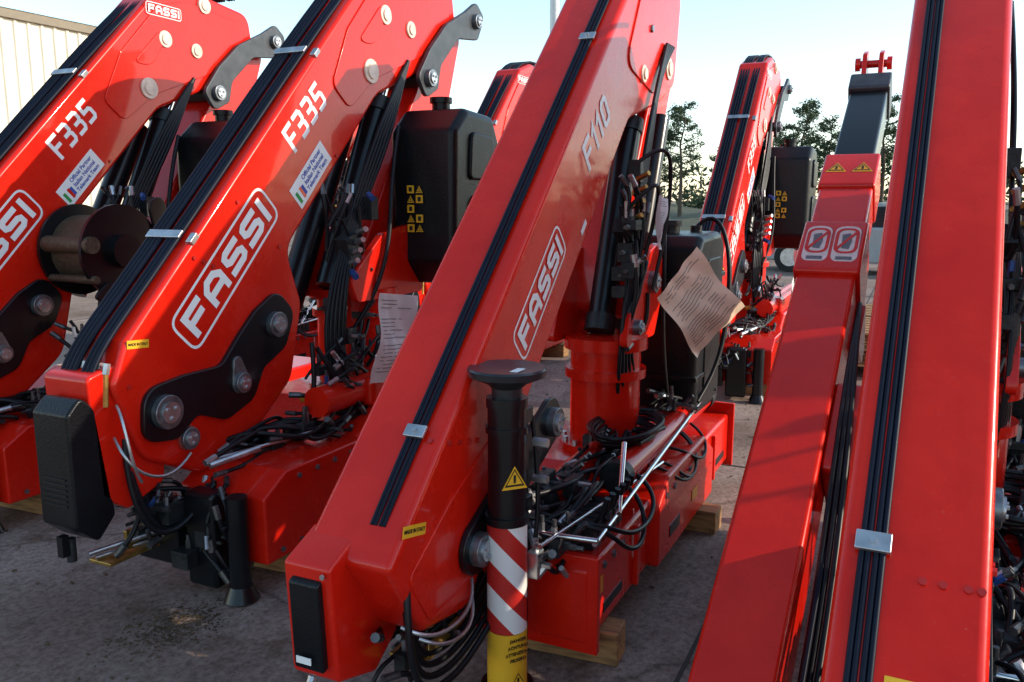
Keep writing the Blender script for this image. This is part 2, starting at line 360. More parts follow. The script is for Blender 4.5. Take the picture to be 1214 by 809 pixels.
def crane_B(x,y,label='F110',stripe=(-.070,-.042),seed=1,leg=True,hw=.15,paper=True,loops=True):
    par=crane_parent(x,y);A=Ax((1.76,.62),44);hy=-hw
    prism('outer_boom',A.prof([(0,0,.03),(3.08,0,.06),(3.42,-.22,.08),(3.42,-.52,.1),(3.05,-.78,.1),(2.75,-.66,.15),(2.35,-.42,.2),(.75,-.42,.1),(.45,-.52,.1),(.1,-.52,.1),(-.06,-.3,.06)]),-hw,hw,RED,par,.022,4)
    prism('knuckle_plate',A.prof([(2.45,-.2,.08),(2.9,-.08,.1),(3.25,-.2,.1),(3.33,-.5,.12),(3.04,-.7,.1),(2.7,-.56,.15)]),hy-.008,hy+.01,RED,par,.004)
    prism('lower_plate',A.prof([(0.02,-.1,.04),(.3,-.16,.1),(.7,-.3,.1),(.62,-.40,.05),(.42,-.48,.06),(.12,-.48,.06),(-.02,-.3,.05)]),hy-.006,hy+.01,RED,par,.004)
    prism('extension_head',[(1.70,.62,.02),(1.84,.68,.02),(2.05,.52,.03),(2.02,.30,.04),(1.90,.22,.03),(1.72,.28,.03)],.0,hw+.01,RED,par,.012)
    prism('extension_end_cover',[(1.683,.575,.015),(1.71,.585),(1.72,.32),(1.695,.31,.015)],.03,hw-.02,PLA,par,.006)
    boxes('end_plate_label',[((1.681,.085,.35),(.002,.05,.02))],WHT,par,0)
    cyls('end_bolts',[((1.695,.02,.60),(1.69,.02,.60),.008,None,6),((1.76,hw-.03,.25),(1.75,hw-.03,.235),.014,None,8)],STL,par)
    L=[]
    for yy in stripe:
        for k in (-.006,.006):
            L.append(([A.P(.12,-.0,yy+k),A.P(.3,.011,yy+k),A.P(1.2,.011,yy+k),A.P(2.2,.011,yy+k),A.P(3.05,.011,yy+k),A.P(3.25,-.02,yy+k),A.P(3.5,-.2,yy+k)],.0060))
    hoses('boom_hoses',L,NAVY,par)
    ym=(stripe[0]+stripe[-1])/2
    for s0 in (.42,2.35):
        boxes('hose_clamp',[(A.P(s0,.016,ym),(.042,.068,.012),Matrix.Rotation(-A.a,4,'Y'))],STL,par,.003)
        cyls('clamp_bolt',[(A.P(s0,.018,ym),A.P(s0,.030,ym),.008,None,6)],STL,par)
    cyls('top_bolts',[(A.P(s0,-.004,yy),A.P(s0,.007,yy),.008,None,12) for s0,yy in ((.36,-.02),(.36,-.055),(.36,-.098),(.36,-.120))] if stripe[0]>0 else [(A.P(.4,-.004,-.11),A.P(.4,.007,-.11),.008,None,12)],BOL,par)
    logo(A.M(1.17,-.22,hy-.0015),.54,.15,par)
    strokes('model_number',label,.34,.13,.19,A.M(1.98,-.18,hy-.0015),WHT,par,gap=.5)
    logo(A.M(2.98,-.14,hy-.0100,-42),.19,.06,par)
    if stripe[0]<0:
        ML=A.M(.14,-.035,hy-.001,-57)
    else:
        x_,z_=A.p(.15,.0015);c_,s_=A.c,A.s
        ML=Matrix(((0,c_,-s_,x_),(-1,0,0,-.03),(0,s_,c_,z_),(0,0,0,1)))
    decal('origin_label',rect(.12,.034),ML,YEL,par)
    text('origin_text','MADE IN ITALY',.0158,ML@Matrix.Translation((0,0,.0015)),INK,par,off=.0003)
    decal('small_label',rect(.07,.025),A.M(1.62,-.36,hy-.0015),WHT,par)
    bolts('side_bolts',[A.p(.42+.035*k,-.03-.052*k) for k in range(4)],hy,.009,par)
    bolts('side_bolts',[A.p(3.0,-.2),A.p(3.15,-.22),A.p(2.85,-.3)],hy-.01,.018,par,PIN)
    for (s0,n0,r) in ((2.62,-.38,.04),(2.98,-.62,.055),(3.25,-.35,.045)):
        px,pz=A.p(s0,n0);pin('boom_pin',px,pz,hy-.006,r,par,.010,mat=simple_pin)
    a=A.p(.25,-.38);b=A.p(.86,-.60)
    prism('lower_link',capsule_hull(a,b,.085,.09),hy-.03,hy-.006,BLK,par,.006)
    pin('link_pin',a[0],a[1],hy-.03,.055,par);pin('link_pin',b[0],b[1],hy-.03,.055,par)
    cyl('column',(3.62,-.1,.44),(3.62,-.1,.98),.16,RED,par,n=48)
    cyls('column_flanges',[((3.62,-.1,.44),(3.62,-.1,.50),.21),((3.62,-.1,.80),(3.62,-.1,.84),.185),((3.62,-.1,.93),(3.62,-.1,.985),.19)],RED,par,n=48)
    cyls('flange_bolts',[((3.62+.188*math.cos(k*.45),-.1+.188*math.sin(k*.45),.49),(3.62+.188*math.cos(k*.45),-.1+.188*math.sin(k*.45),.52),.013,None,6) for k in range(14)],STL,par)
    for yy in (-.24,.10):
        prism('column_fork',[(3.42,.96,.04),(3.86,.96,.04),(4.02,1.22,.06),(3.92,1.40,.06),(3.74,1.36,.06),(3.48,1.10,.06)],yy-.018,yy+.018,RED,par,.005)
    I=Ax((3.80,1.14),60)
    prism('inner_boom',I.prof([(-.05,-.16,.05),(.4,-.19,.1),(1.3,-.18,.1),(1.68,-.10,.08),(1.70,.06,.06),(1.45,.1,.05),(.1,.12,.1),(-.1,.05,.05)]),-.10,.10,RED,par,.016)
    cyl('lift_cylinder',(3.62,-.07,1.02),(3.98,-.07,1.95),.062,BLK,par)
    cyl('lift_rod',(3.98,-.07,1.95),(4.10,-.07,2.28),.032,CHR,par)
    cyl('boom_cylinder',(3.98,-.14,1.35),(4.28,-.14,2.0),.045,BLK,par)
    cyls('cylinder_glands',[((3.965,-.07,1.91),(3.985,-.07,1.97),.07),((3.61,-.07,1.0),(3.64,-.07,1.07),.07)],GRY,par)
    pin('column_pin',3.78,1.22,-.258,.05,par)
    pin('column_pin',3.55,1.04,-.258,.035,par)
    hoses('column_hoses',[([(3.50+.03*k,-.20-.012*k,.75),(3.40+.02*k,-.24,1.0),(3.56,-.22-.01*k,1.3),(3.72+.02*k,-.2,1.6),(3.86+.02*k,-.2,1.9),(4.1,-.18,2.2),(4.25+.03*k,-.17,2.35)],.009) for k in range(5)]+[([(3.55,-.25,1.75),(3.62,-.36,1.85),(3.74,-.36,1.75),(3.72,-.34,1.45),(3.66,-.3,1.2)],.009),([(3.5,-.22,1.55),(3.48,-.33,1.65),(3.58,-.36,1.7),(3.66,-.3,1.5),(3.62,-.26,1.3)],.009)],RUB,par)
    boxes('valve_blocks',[((3.60,-.19,1.45),(.07,.07,.16),Matrix.Rotation(-R(62),4,'Y')),((3.72,-.19,1.72),(.05,.06,.1),None),((3.5,-.2,1.2),(.08,.05,.05),None)],GRY,par)
    cyls('hose_fittings',[((3.60+.03*k,-.2,1.5+.06*k),(3.57+.03*k,-.27,1.53+.06*k),.012,None,6) for k in range(4)],BRS,par)
    clutter(par,(3.58,-.22,1.32),(.25,.1,.6),15,seed+50)
    # base
    box('base_beam',2.45,4.75,-.46,-.02,.13,.40,RED,par,.018)
    prism('base_block',[(3.15,.12,.03),(4.15,.12,.03),(4.15,.36,.03),(3.95,.47,.03),(3.3,.47,.03),(3.15,.38,.03)],-.50,.24,RED,par,.015)
    boxes('base_ribs',[((2.47,-.24,.27),(.03,.50,.34),None),((2.95,-.469,.26),(.03,.02,.24),None),((4.3,-.469,.26),(.03,.02,.24),None),((4.72,-.24,.28),(.03,.5,.36),None),((3.0,-.24,.405),(.02,.40,.03),None)],RED,par,.004)
    boxes('slide_slots',[((2.7,-.461,.20),(.2,.004,.035),None),((4.5,-.461,.20),(.2,.004,.035),None),((3.4,-.501,.22),(.16,.004,.05),None)],BLK,par,0)
    bolts('base_bolts',[(2.6+.1*k,.36) for k in range(3)],-.46,.014,par,PIN)
    bolts('block_bolts',[(3.25+.13*k,.40) for k in range(6)],-.50,.014,par,PIN)
    cyl('rack_cylinder',(3.05,-.36,.53),(4.5,-.36,.53),.055,RED,par)
    cyl('slew_cylinder',(2.75,-.16,.50),(4.6,-.16,.50),.06,RED,par)
    cyls('tie_rods',[((2.5,-.46,.47),(4.6,-.40,.60),.009),((2.42,-.5,.52),(2.42,-.05,.50),.009),((2.75,-.46,.49),(3.05,-.38,.66),.01),((2.3,-.35,.52),(3.4,-.44,.49),.007)],CHR,par)
    cyls('end_caps',[((3.0,-.36,.53),(3.06,-.36,.53),.064),((4.45,-.36,.53),(4.52,-.36,.53),.064),((2.70,-.16,.5),(2.76,-.16,.5),.068)],GRY,par)
    boxes('control_valves',[((2.62+.055*k,-.36,.44),(.045,.12,.08),None) for k in range(6)],GRY,par)
    cyls('control_levers',[((2.62+.055*k,-.40,.47),(2.60+.055*k,-.46,.56+.01*(k%2)),.006) for k in range(6)]+[((2.60+.055*k,-.46,.56),(2.595+.055*k,-.47,.60),.011) for k in range(6)],BLK,par)
    boxes('orange_labels',[((3.75,-.502,.25),(.10,.003,.05),None),((2.56,-.462,.3),(.05,.003,.06),None)],ORG,par,0)
    decal('capacity_plate',rect(.16,.09),plate_frame(3.0,-.4615,.3,0),PNK,par)
    clutter(par,(3.1,-.24,.52),(.9,.25,.14),32,seed);clutter(par,(4.2,-.30,.60),(.7,.22,.2),22,seed+1)
    clutter(par,(2.45,-.2,.46),(.3,.3,.16),12,seed+2);clutter(par,(2.32,-.05,.3),(.4,.2,.3),12,seed+3)
    clutter(par,(2.62,-.30,.46),(.45,.30,.12),12,seed+4)
    rr=random.Random(seed+7);dr=[]
    for k in range(5):
        x0=2.5+rr.random()*1.9;w_=rr.uniform(.2,.5);z_=rr.uniform(.36,.46)
        dr.append(([(x0,-.36,.5),(x0+.03,-.47,.50),(x0+.1,-.525,z_),(x0+w_,-.53,z_-.02),(x0+w_+.08,-.47,.50),(x0+w_+.1,-.34,.54)],rr.choice([.007,.009])))
    hoses('drooping_hoses',dr,RUB,par)
    co=[]
    for k in range(7):
        r=.13+.014*k;cz=.56+.013*k
        co.append(([(3.42+r*1.3*math.cos(t*.7+k),-.27+r*.75*math.sin(t*.7+k),cz+.012*math.sin(t*2+k)) for t in range(10)],.0105))
    hoses('hose_coil',co,RUB,par)
    if loops:
        lo=[]
        for k in range(6):
            xx=1.84+.03*k;yy=-.12+.03*k
            lo.append(([(xx+.05,yy,.62),(xx-.0,yy-.03,.5),(xx-.03+.03*k,yy-.05,.26),(xx+.12,yy-.06,.16+.015*k),(xx+.32,yy-.08,.2),(xx+.5,yy-.1,.34)],.0105))
        hoses('tip_hoses',lo,RUB,par)
        hoses('guard_bar',[([(1.84,-.13,.42),(1.85,-.19,.40),(1.95,-.21,.35),(2.15,-.2,.36),(2.2,-.16,.42)],.006),([(1.9,-.15,.36),(1.92,-.2,.34),(2.02,-.21,.30),(2.15,-.2,.31),(2.2,-.16,.36)],.006)],STL,par)
        clutter(par,(2.05,-.02,.28),(.35,.2,.22),10,seed+6)
    boxes('yellow_brackets',[((2.15,-.02,.20),(.25,.12,.015),None),((2.17,-.09,.23),(.25,.008,.06),None)],BRS,par)
    if leg:
        lx,ly=2.27,-.25
        cyl('stabilizer_leg',(lx,ly,.60),(lx,ly,.99),.060,BLK,par,n=40,bevel=.004)
        o=cyl('striped_leg_tube',(0,0,0),(0,0,.36),.064,STR,par,n=40);o.location=(lx,ly,.245)
        cyl('leg_warning_band',(lx,ly,.05),(lx,ly,.243),.0645,YEL,par,n=40)
        for kk,t in enumerate(('DANGER','ACHTUNG','ATTENZIONE','PELIGRO')):
            text('warning_text',t,.0150,Matrix.Translation((lx,ly,0))@Matrix.Rotation(R(-33),4,'Z')@plate_frame(0,-.0670,.225-.022*kk,0),INK,par,off=.0003)
        tri_sign(Matrix.Translation((lx,ly,.09))@Matrix.Rotation(R(-33),4,'Z')@plate_frame(0,-.0665,0,0),.075,par)
        cyl('leg_foot_base',(lx,ly,.008),(lx,ly,.05),.085,BLK,par,n=40)
        cyls('leg_collars',[((lx,ly,.60),(lx,ly,.625),.070),((lx,ly,.89),(lx,ly,.91),.067),((lx,ly,.97),(lx,ly,1.0),.064)],BLK,par,n=40)
        bm=bmesh.new()
        prof=[(0,.99),(.045,.99),(.048,1.03),(.065,1.045),(.118,1.068),(.122,1.088),(.118,1.094),(.05,1.088),(0,1.086)]
        ns=48;rows=[]
        for r_,z_ in prof:
            rows.append([bm.verts.new((lx+max(r_,.0005)*math.cos(2*math.pi*i/ns),ly+max(r_,.0005)*math.sin(2*math.pi*i/ns),z_)) for i in range(ns)])
        for j in range(len(rows)-1):
            for i in range(ns): bm.faces.new((rows[j][i],rows[j][(i+1)%ns],rows[j+1][(i+1)%ns],rows[j+1][i]))
        mesh_obj('stabilizer_foot_pad',bm,PAD,par)
        decal('pad_label',rect(.06,.025),Matrix.Translation((lx-.03,ly-.05,1.0925)),WHT,par)
        tri_sign(Matrix.Translation((lx,ly,.76))@(Matrix.Rotation(R(-42),4,'Z')@plate_frame(0,-.0615,0,0)),.085,par)
        boxes('leg_bracket',[((lx+.085,ly-.02,.55),(.03,.02,.8),None),((lx+.05,ly,.93),(.1,.09,.05),None),((lx+.05,ly,.64),(.1,.09,.05),None)],BLK,par)
        boxes('leg_valve',[((lx+.075,ly-.065,.44),(.05,.04,.09),None)],STL,par)
        cyls('leg_valve_fittings',[((lx+.075,ly-.065,.48),(lx+.075,ly-.065,.53),.012,None,6),((lx+.075,ly-.09,.44),(lx+.075,ly-.12,.44),.011,None,6),((lx+.09,ly-.05,.84),(lx+.09,ly-.1,.84),.016,None,6),((lx+.09,ly-.05,.72),(lx+.09,ly-.1,.72),.014,None,6)],STL,par)
        hoses('leg_hoses',[([(lx+.075,ly-.065,.53),(lx+.08,ly-.075,.62),(lx+.11,ly-.06,.75),(lx+.10,ly-.04,.92)],.008),([(lx+.075,ly-.11,.44),(lx+.12,ly-.14,.36),(lx+.2,ly-.1,.42),(lx+.35,ly-.12,.48)],.009)],RUB,par)
    prism('oil_tank',[(4.05,.52,.05),(4.60,.50,.05),(4.62,1.36,.08),(4.52,1.43,.04),(4.12,1.42,.05),(4.04,1.36,.05)],-.42,.02,PLA,par,.045,5)
    prism('tank_panel',[(4.2,.62,.05),(4.52,.62,.05),(4.53,1.3,.05),(4.2,1.3,.05)],-.428,-.40,PLA,par,.006)
    boxes('tank_straps',[((4.33,-.20,.72),(.60,.45,.025),None),((4.33,-.20,1.2),(.60,.45,.025),None)],BLK,par,.004)
    cyls('tank_cap',[((4.3,-.2,1.41),(4.3,-.2,1.47),.05),((4.3,-.2,1.46),(4.3,-.2,1.49),.06),((4.45,-.3,1.41),(4.45,-.3,1.46),.03)],GRY,par)
    hoses('tank_hoses',[([(4.45,-.3,1.45),(4.48,-.38,1.55),(4.4,-.50,1.4),(4.36+.03*k,-.5,1.0),(4.3,-.48,.75),(4.1,-.42,.6)],.011) for k in range(2)]+[([(4.2,-.2,1.45),(4.0,-.25,1.5),(3.95,-.28,1.3),(3.97,-.26,.9),(4.0,-.3,.6)],.010)],RUB,par)
    timber(par,2.62,-.34,0,.36,.12,.12,4);timber(par,3.95,-.40,0,.36,.12,.112,-3);timber(par,4.5,.0,0,.5,.12,.12,2);timber(par,2.9,-.05,0,.4,.12,.12,2)
    if paper:
        sheet('inspection_sheet',Matrix.Translation((3.66,-.50,1.15))@Matrix.Rotation(R(-42),4,'Y')@Matrix.Rotation(R(-20),4,'Z')@plate_frame(0,0,0,0)@Matrix.Rotation(R(-28),4,'X'),.33,.36,SHE,par,.020,seed)
        sheet('manual_sheet',Matrix.Translation((3.52,-.36,1.50))@plate_frame(0,0,0,R(-12)),.10,.22,PAP,par,.012,seed+2)
    return par

def crane_A(x,y,seed=1,winch=False,label='F335',paper=True):
    par=crane_parent(x,y);A=Ax((2.17,1.07),45.5);hy=-.17;y1=.09
    prism('outer_boom',A.prof([(0,0,.05),(2.45,0,.06),(2.68,-.12,.08),(3.02,-.56,.1),(2.86,-.78,.12),(2.4,-.66,.12),(1.95,-.46,.2),(.86,-.45,.12),(.74,-.70,.12),(.42,-.88,.15),(.02,-.82,.15),(-.20,-.66,.10),(-.30,-.36,.15),(-.16,-.06,.08)]),hy,y1,RED,par,.022,4)
    prism('upper_plate',A.prof([(1.68,-.17,.06),(1.98,-.07,.12),(2.42,-.06,.1),(2.62,-.18,.08),(2.92,-.56,.08),(2.8,-.70,.1),(2.42,-.58,.12),(1.98,-.38,.2),(1.70,-.34,.06)]),hy-.008,hy+.01,RED,par,.004)
    prism('upper_rib',A.prof([(2.0,-.16,.08),(2.3,-.16,.1),(2.32,-.22,.05),(2.1,-.26,.1)]),hy-.014,hy+.0,RED,par,.004)
    prism('extension_head',[(2.02,.96,.03),(2.18,1.0,.03),(2.36,.8,.04),(2.34,.48,.05),(2.16,.42,.03),(2.04,.5,.03)],-.14,.10,RED,par,.014)
    prism('extension_end_cover',[(1.93,.84,.02),(1.99,.90,.03),(2.05,.84,.02),(2.10,.42,.03),(2.02,.34,.02),(1.93,.42,.02)],-.14,.05,PLA,par,.012)
    boxes('end_vents',[((1.927,-.045,.50+.02*k),(.004,.12,.006),None) for k in range(6)]+[((1.95,-.03,.33),(.03,.03,.08),None)],BLK,par,0)
    cyls('hook_pin',[((1.98,-.03,.35),(1.98,-.03,.26),.018)],GRY,par)
    wav=[(-.26,-.30,.08),(-.10,-.17,.1),(.06,-.30,.1),(.20,-.44,.08),(.36,-.44,.08),(.50,-.45,.1),(.66,-.50,.08),(.66,-.66,.08),(.50,-.72,.1),(.34,-.66,.08),(.20,-.70,.1),(.04,-.62,.08),(-.03,-.46,.06),(-.16,-.44,.08)]
    prism('link_plate',A.prof(wav),hy-.024,hy+.002,BLK,par,.006)
    for (s0,n0,r) in ((-.109,-.307,.068),(.53,-.587,.058),(.205,-.575,.045),(-.125,-.49,.046)):
        px,pz=A.p(s0,n0);pin('link_pin',px,pz,hy-.022 if r!=.046 else hy,r,par,.03)
    px,pz=A.p(.205,-.575);qx,qz=A.p(.26,-.50)
    prism('pin_keeper',capsule_hull((px,pz),(qx,qz),.05,.025),hy-.034,hy-.02,PIN,par,.003)
    px,pz=A.p(-.125,-.49);qx,qz=A.p(-.1,-.42)
    prism('pin_keeper',capsule_hull((px,pz),(qx,qz),.05,.022),hy-.014,hy,simple_rpin,par,.003)
    L=[]
    for k,yy in enumerate((-.105,-.083,-.061,-.015,.007,.029,.051)):
        L.append(([A.P(-.42,-.28,yy),A.P(-.30,-.05,yy),A.P(-.08,.03,yy),A.P(.12,.014,yy),A.P(1.2,.014,yy),A.P(2.4,.014,yy),A.P(2.72,-.05,yy),A.P(3.05,-.45,yy)],.0105))
    hoses('boom_hoses',L,NAVY,par)
    for s0 in (.52,1.7):
        boxes('hose_clamp',[(A.P(s0,.024,-.027),(.040,.185,.010),Matrix.Rotation(-A.a,4,'Y')),(A.P(s0,-.004,-.160),(.05,.03,.025),Matrix.Rotation(-A.a,4,'Y'))],STL,par,.003)
    logo(A.M(.56,-.215,hy-.0015),.78,.195,par)
    strokes('model_number',label,.36,.13,.17,A.M(1.41,-.14,hy-.0015),WHT,par,gap=.55)
    logo(A.M(2.42,-.11,hy-.0095,-46),.27,.075,par)
    Ms=A.M(1.24,-.345,hy-.0015)
    decal('partner_label',rect(.34,.12),Ms,WHT,par)
    for k,t in enumerate(('Official Partner','Italian National','Telemark Team')):
        text('partner_text',t,.032,Ms@Matrix.Translation((.035,.033-.032*k,.0012)),BLU,par,off=.0006)
    for k,mm in enumerate((GRN,WHT,RED,BLU)):
        decal('partner_flag',rect(.018,.06-.01*(k==3)),Ms@Matrix.Translation((-.145+.0185*k,-.01,.0014)),mm,par)
    decal('origin_label',rect(.10,.032),A.M(.03,-.05,hy-.001,-50),YEL,par)
    text('origin_text','MADE IN ITALY',.0130,A.M(.03,-.05,hy-.0025,-50),INK,par,off=.0003)
    bolts('side_bolts',[A.p(.46+.02*k,-.05-.05*k) for k in range(3)],hy,.010,par)
    bolts('side_bolts',[A.p(.8,-.08),A.p(.83,-.4),A.p(1.45,-.42),A.p(-.12,-.12)],hy,.010,par)
    for (s0,n0,r) in ((1.98,-.33,.062),(2.30,-.22,.05),(2.72,-.28,.05),(2.45,-.42,.045)):
        px,pz=A.p(s0,n0);pin('boom_pin',px,pz,hy-.008,r,par,.010,mat=simple_pin)
    a=A.p(2.36,-.68);b=A.p(3.05,-.80)
    prism('knuckle_link',[(*A.p(2.28,-.60),.05),(*A.p(2.5,-.58),.08),(*A.p(2.75,-.60),.12),(*A.p(3.0,-.69),.1),(*A.p(3.15,-.73),.05),(*A.p(3.17,-.86),.05),(*A.p(3.0,-.90),.05),(*A.p(2.80,-.74),.1),(*A.p(2.52,-.72),.1),(*A.p(2.40,-.79),.05),(*A.p(2.26,-.74),.05)],hy-.05,hy-.022,GRY2,par,.006)
    pin('knuckle_pin',a[0],a[1],hy-.05,.05,par);pin('knuckle_pin',b[0],b[1],hy-.05,.045,par)
    cyl('knuckle_shaft',(a[0],hy-.04,a[1]),(a[0],y1+.05,a[1]),.045,GRY,par)
    cyl('knuckle_shaft',(b[0],hy-.04,b[1]),(b[0],y1+.05,b[1]),.04,GRY,par)
    I=Ax((3.86,1.2),58)
    prism('inner_boom',I.prof([(-.1,-.2,.05),(.4,-.24,.1),(1.2,-.22,.1),(1.72,-.12,.08),(1.75,.08,.06),(1.45,.14,.05),(.1,.15,.1),(-.15,.05,.05)]),-.12,.12,RED,par,.018)
    cyl('lift_cylinder',(3.50,-.09,1.15),(3.98,-.09,2.1),.072,BLK,par)
    cyl('lift_cylinder_rod',(3.98,-.09,2.1),(4.12,-.09,2.38),.035,CHR,par)
    cyl('boom_cylinder',(3.36,.07,1.05),(3.9,.07,2.05),.07,BLK,par)
    cyls('cylinder_glands',[((3.96,-.09,2.06),(3.99,-.09,2.13),.082),((3.72,-.09,1.58),(3.74,-.09,1.62),.078)],GRY,par)
    hoses('column_hoses',[([(3.30+.02*k,-.24,.7),(3.25+.03*k,-.22-.01*k,.95),(3.40,-.21-.015*k,1.25),(3.56+.02*k,-.2,1.55),(3.75+.02*k,-.2-.01*k,1.85),(3.95+.02*k,-.2,2.15),(4.15,-.18,2.35)],.012) for k in range(5)]+[([(3.5,-.2,.9),(3.62,-.3,1.1),(3.74,-.33,1.4),(3.8,-.28,1.7),(3.92,-.26,1.98)],.012)],RUB,par)
    boxes('valve_blocks',[((3.50,-.22,1.32),(.09,.08,.2),Matrix.Rotation(-R(20),4,'Y')),((3.66,-.24,1.55),(.06,.07,.12),None)],GRY,par)
    cyls('hose_fittings',[((3.46+.025*k,-.25,1.28+.05*k),(3.42+.025*k,-.33,1.30+.05*k),.015,None,6) for k in range(4)],STL,par)
    cyls('blue_fittings',[((3.44,-.28,1.24),(3.40,-.33,1.22),.018,None,6),((3.60,-.28,1.62),(3.56,-.33,1.60),.016,None,6)],BLF,par)
    clutter(par,(3.5,-.2,1.2),(.3,.14,.75),22,seed+9)
    cyl('column',(3.75,-.06,.55),(3.75,-.06,1.12),.2,RED,par,n=48)
    cyls('column_flanges',[((3.75,-.06,.55),(3.75,-.06,.62),.26),((3.75,-.06,.98),(3.75,-.06,1.02),.225),((3.75,-.06,1.08),(3.75,-.06,1.13),.24)],RED,par,n=48)
    cyls('flange_bolts',[((3.75+.235*math.cos(k*.4),-.06+.235*math.sin(k*.4),.61),(3.75+.235*math.cos(k*.4),-.06+.235*math.sin(k*.4),.64),.014,None,6) for k in range(16)],STL,par)
    for yy in (-.26,.16): prism('column_fork',[(3.48,1.08,.04),(4.1,1.08,.04),(4.15,1.34,.06),(3.98,1.46,.06),(3.72,1.42,.08),(3.42,1.2,.06)],yy-.02,yy+.02,RED,par,.006)
    prism('base_block',[(3.1,.14,.03),(4.35,.14,.03),(4.35,.5,.04),(4.1,.6,.04),(3.35,.6,.04),(3.1,.48,.04)],-.505,.3,RED,par,.018)
    box('base_beam',2.5,5.0,-.5,-.1,.16,.42,RED,par,.02)
    prism('beam_shroud',[(2.46,.42,.02),(2.60,.50,.02),(3.15,.50,.02),(3.15,.14),(2.46,.14)],-.54,-.08,RED,par,.012)
    bolts('shroud_bolts',[(2.55+.12*k,.46) for k in range(1,5)]+[(2.55+.12*k,.18) for k in range(5)],-.54,.012,par,PIN)
    box('slew_housing',3.3,4.3,-.48,-.2,.6,.74,RED,par,.03)
    cyl('slew_cylinder',(3.0,-.38,.68),(4.6,-.38,.68),.07,RED,par)
    box('leg_housing',2.36,2.455,-.36,-.20,.04,.44,BLK,par,.02)
    cyl('stabilizer_leg',(2.40,-.45,.07),(2.40,-.45,.44),.042,BLK,par)
    cyl('stabilizer_foot',(2.40,-.45,.012),(2.40,-.45,.07),.07,BLK,par,r1=.045)
    box('frame_plate',2.34,2.4,-.18,.05,.12,.4,BLK,par,.01)
    boxes('yellow_brackets',[((2.33,-.05,.26),(.26,.02,.08),None),((2.25,-.02,.20),(.3,.12,.015),None)],BRS,par)
    cyls('lever_rods',[((2.42,-.3,.54),(2.62,-.38,.57),.014),((2.5,-.2,.52),(2.95,-.4,.56),.008),((2.1,.0,.22),(2.4,-.12,.24),.01),((2.05,-.03,.26),(2.35,-.14,.28),.01)],STL,par)
    cyls('orange_indicator',[((3.12,-.2,.66),(3.12,-.36,.66),.022)],ORG,par)
    boxes('junction_box',[((2.76,-.15,.54),(.22,.12,.08),None)],PLA,par,.012)
    hoses('guard_bar',[([(2.1,-.16,.72),(2.06,-.24,.68),(2.12,-.26,.56),(2.3,-.24,.52),(2.42,-.2,.58)],.006),([(2.12,-.16,.84),(2.08,-.25,.80),(2.08,-.26,.62),(2.14,-.24,.55)],.006)],STL,par)
    cyls('tip_fittings',[((2.09,-.14+.04*k,.84),(2.10,-.14+.04*k,.96),.011,None,8) for k in range(4)],BRS,par)
    cyls('tip_fittings',[((2.10,-.14+.04*k,.96),(2.11,-.14+.04*k,1.0),.014,None,6) for k in range(4)],STL,par)
    lo=[]
    for k in range(5):
        xx=2.16+.03*k;yy=-.14+.03*k
        lo.append(([(xx,yy,.70),(xx-.02,yy-.02,.56),(xx+.0+.03*k,yy-.05,.36),(xx+.10,yy-.08,.28-.015*k),(xx+.2,yy-.1,.32),(xx+.3,yy-.14,.45)],.0115))
    hoses('tip_hoses',lo,RUB,par)
    dr=[];rr=random.Random(seed+70)
    for k in range(6):
        x0=2.5+rr.random()*.5;w_=rr.uniform(.2,.5)
        dr.append(([(x0,-.15,.56),(x0+.05,-.25,.62),(x0+w_*.5,-.35,.56),(x0+w_,-.45,.54),(x0+w_+.2,-.40,.66)],.010))
    hoses('drooping_hoses',dr,RUB,par)
    clutter(par,(2.32,-.12,.36),(.3,.25,.25),14,seed+1);clutter(par,(3.3,-.32,.75),(.5,.25,.4),22,seed+2);clutter(par,(2.80,-.3,.54),(.6,.3,.08),14,seed+4);clutter(par,(2.42,-.30,.28),(.2,.25,.3),8,seed+5)
    prism('oil_tank',[(3.95,1.26,.05),(4.07,1.13,.05),(4.45,1.14,.06),(4.54,1.30,.06),(4.54,1.84,.08),(4.42,2.06,.06),(4.10,2.08,.06),(3.96,1.96,.06)],-.58,-.17,PLA,par,.045,5)
    prism('tank_panel',[(4.06,1.30,.06),(4.42,1.28,.08),(4.46,1.5,.05),(4.36,1.62,.08),(4.12,1.62,.08)],-.60,-.56,PLA,par,.012)
    prism('tank_panel',[(4.1,1.7,.04),(4.42,1.7,.06),(4.38,1.94,.06),(4.12,1.96,.06)],-.60,-.56,PLA,par,.012)
    strokes('tank_text','ERS',.22,.1,.17,plate_frame(4.25,-.602,1.45,0),GRY2,par)
    cyls('tank_cap',[((4.2,-.36,2.07),(4.2,-.36,2.13),.05),((4.2,-.36,2.12),(4.2,-.36,2.15),.062),((4.35,-.28,2.06),(4.35,-.28,2.11),.035)],PLA,par)
    for k in range(5):
        for j in range(2):
            M=Matrix(((0,0,-1,3.945-.0002),(-1,0,0,-.31-.055*j),(0,1,0,1.44+.052*k),(0,0,0,1)))
            if k==2 and j==1: continue
            if (k+j)%2: tri_sign(M,.045,par)
            else:
                decal('safety_label',rect(.044,.042),M,YEL,par);decal('safety_icon',rect(.02,.024),M@Matrix.Translation((0,0,.001)),INK,par)
    if paper:
        sheet('inspection_sheet',Matrix.Translation((3.36,-.56,.94))@plate_frame(0,0,0,R(-8)),.36,.42,PAP,par,.022,seed)
    timber(par,2.72,-.34,0,.4,.12,.13,3);timber(par,4.2,-.3,0,.5,.13,.13,-2);timber(par,3.3,.0,0,.6,.13,.13,2)
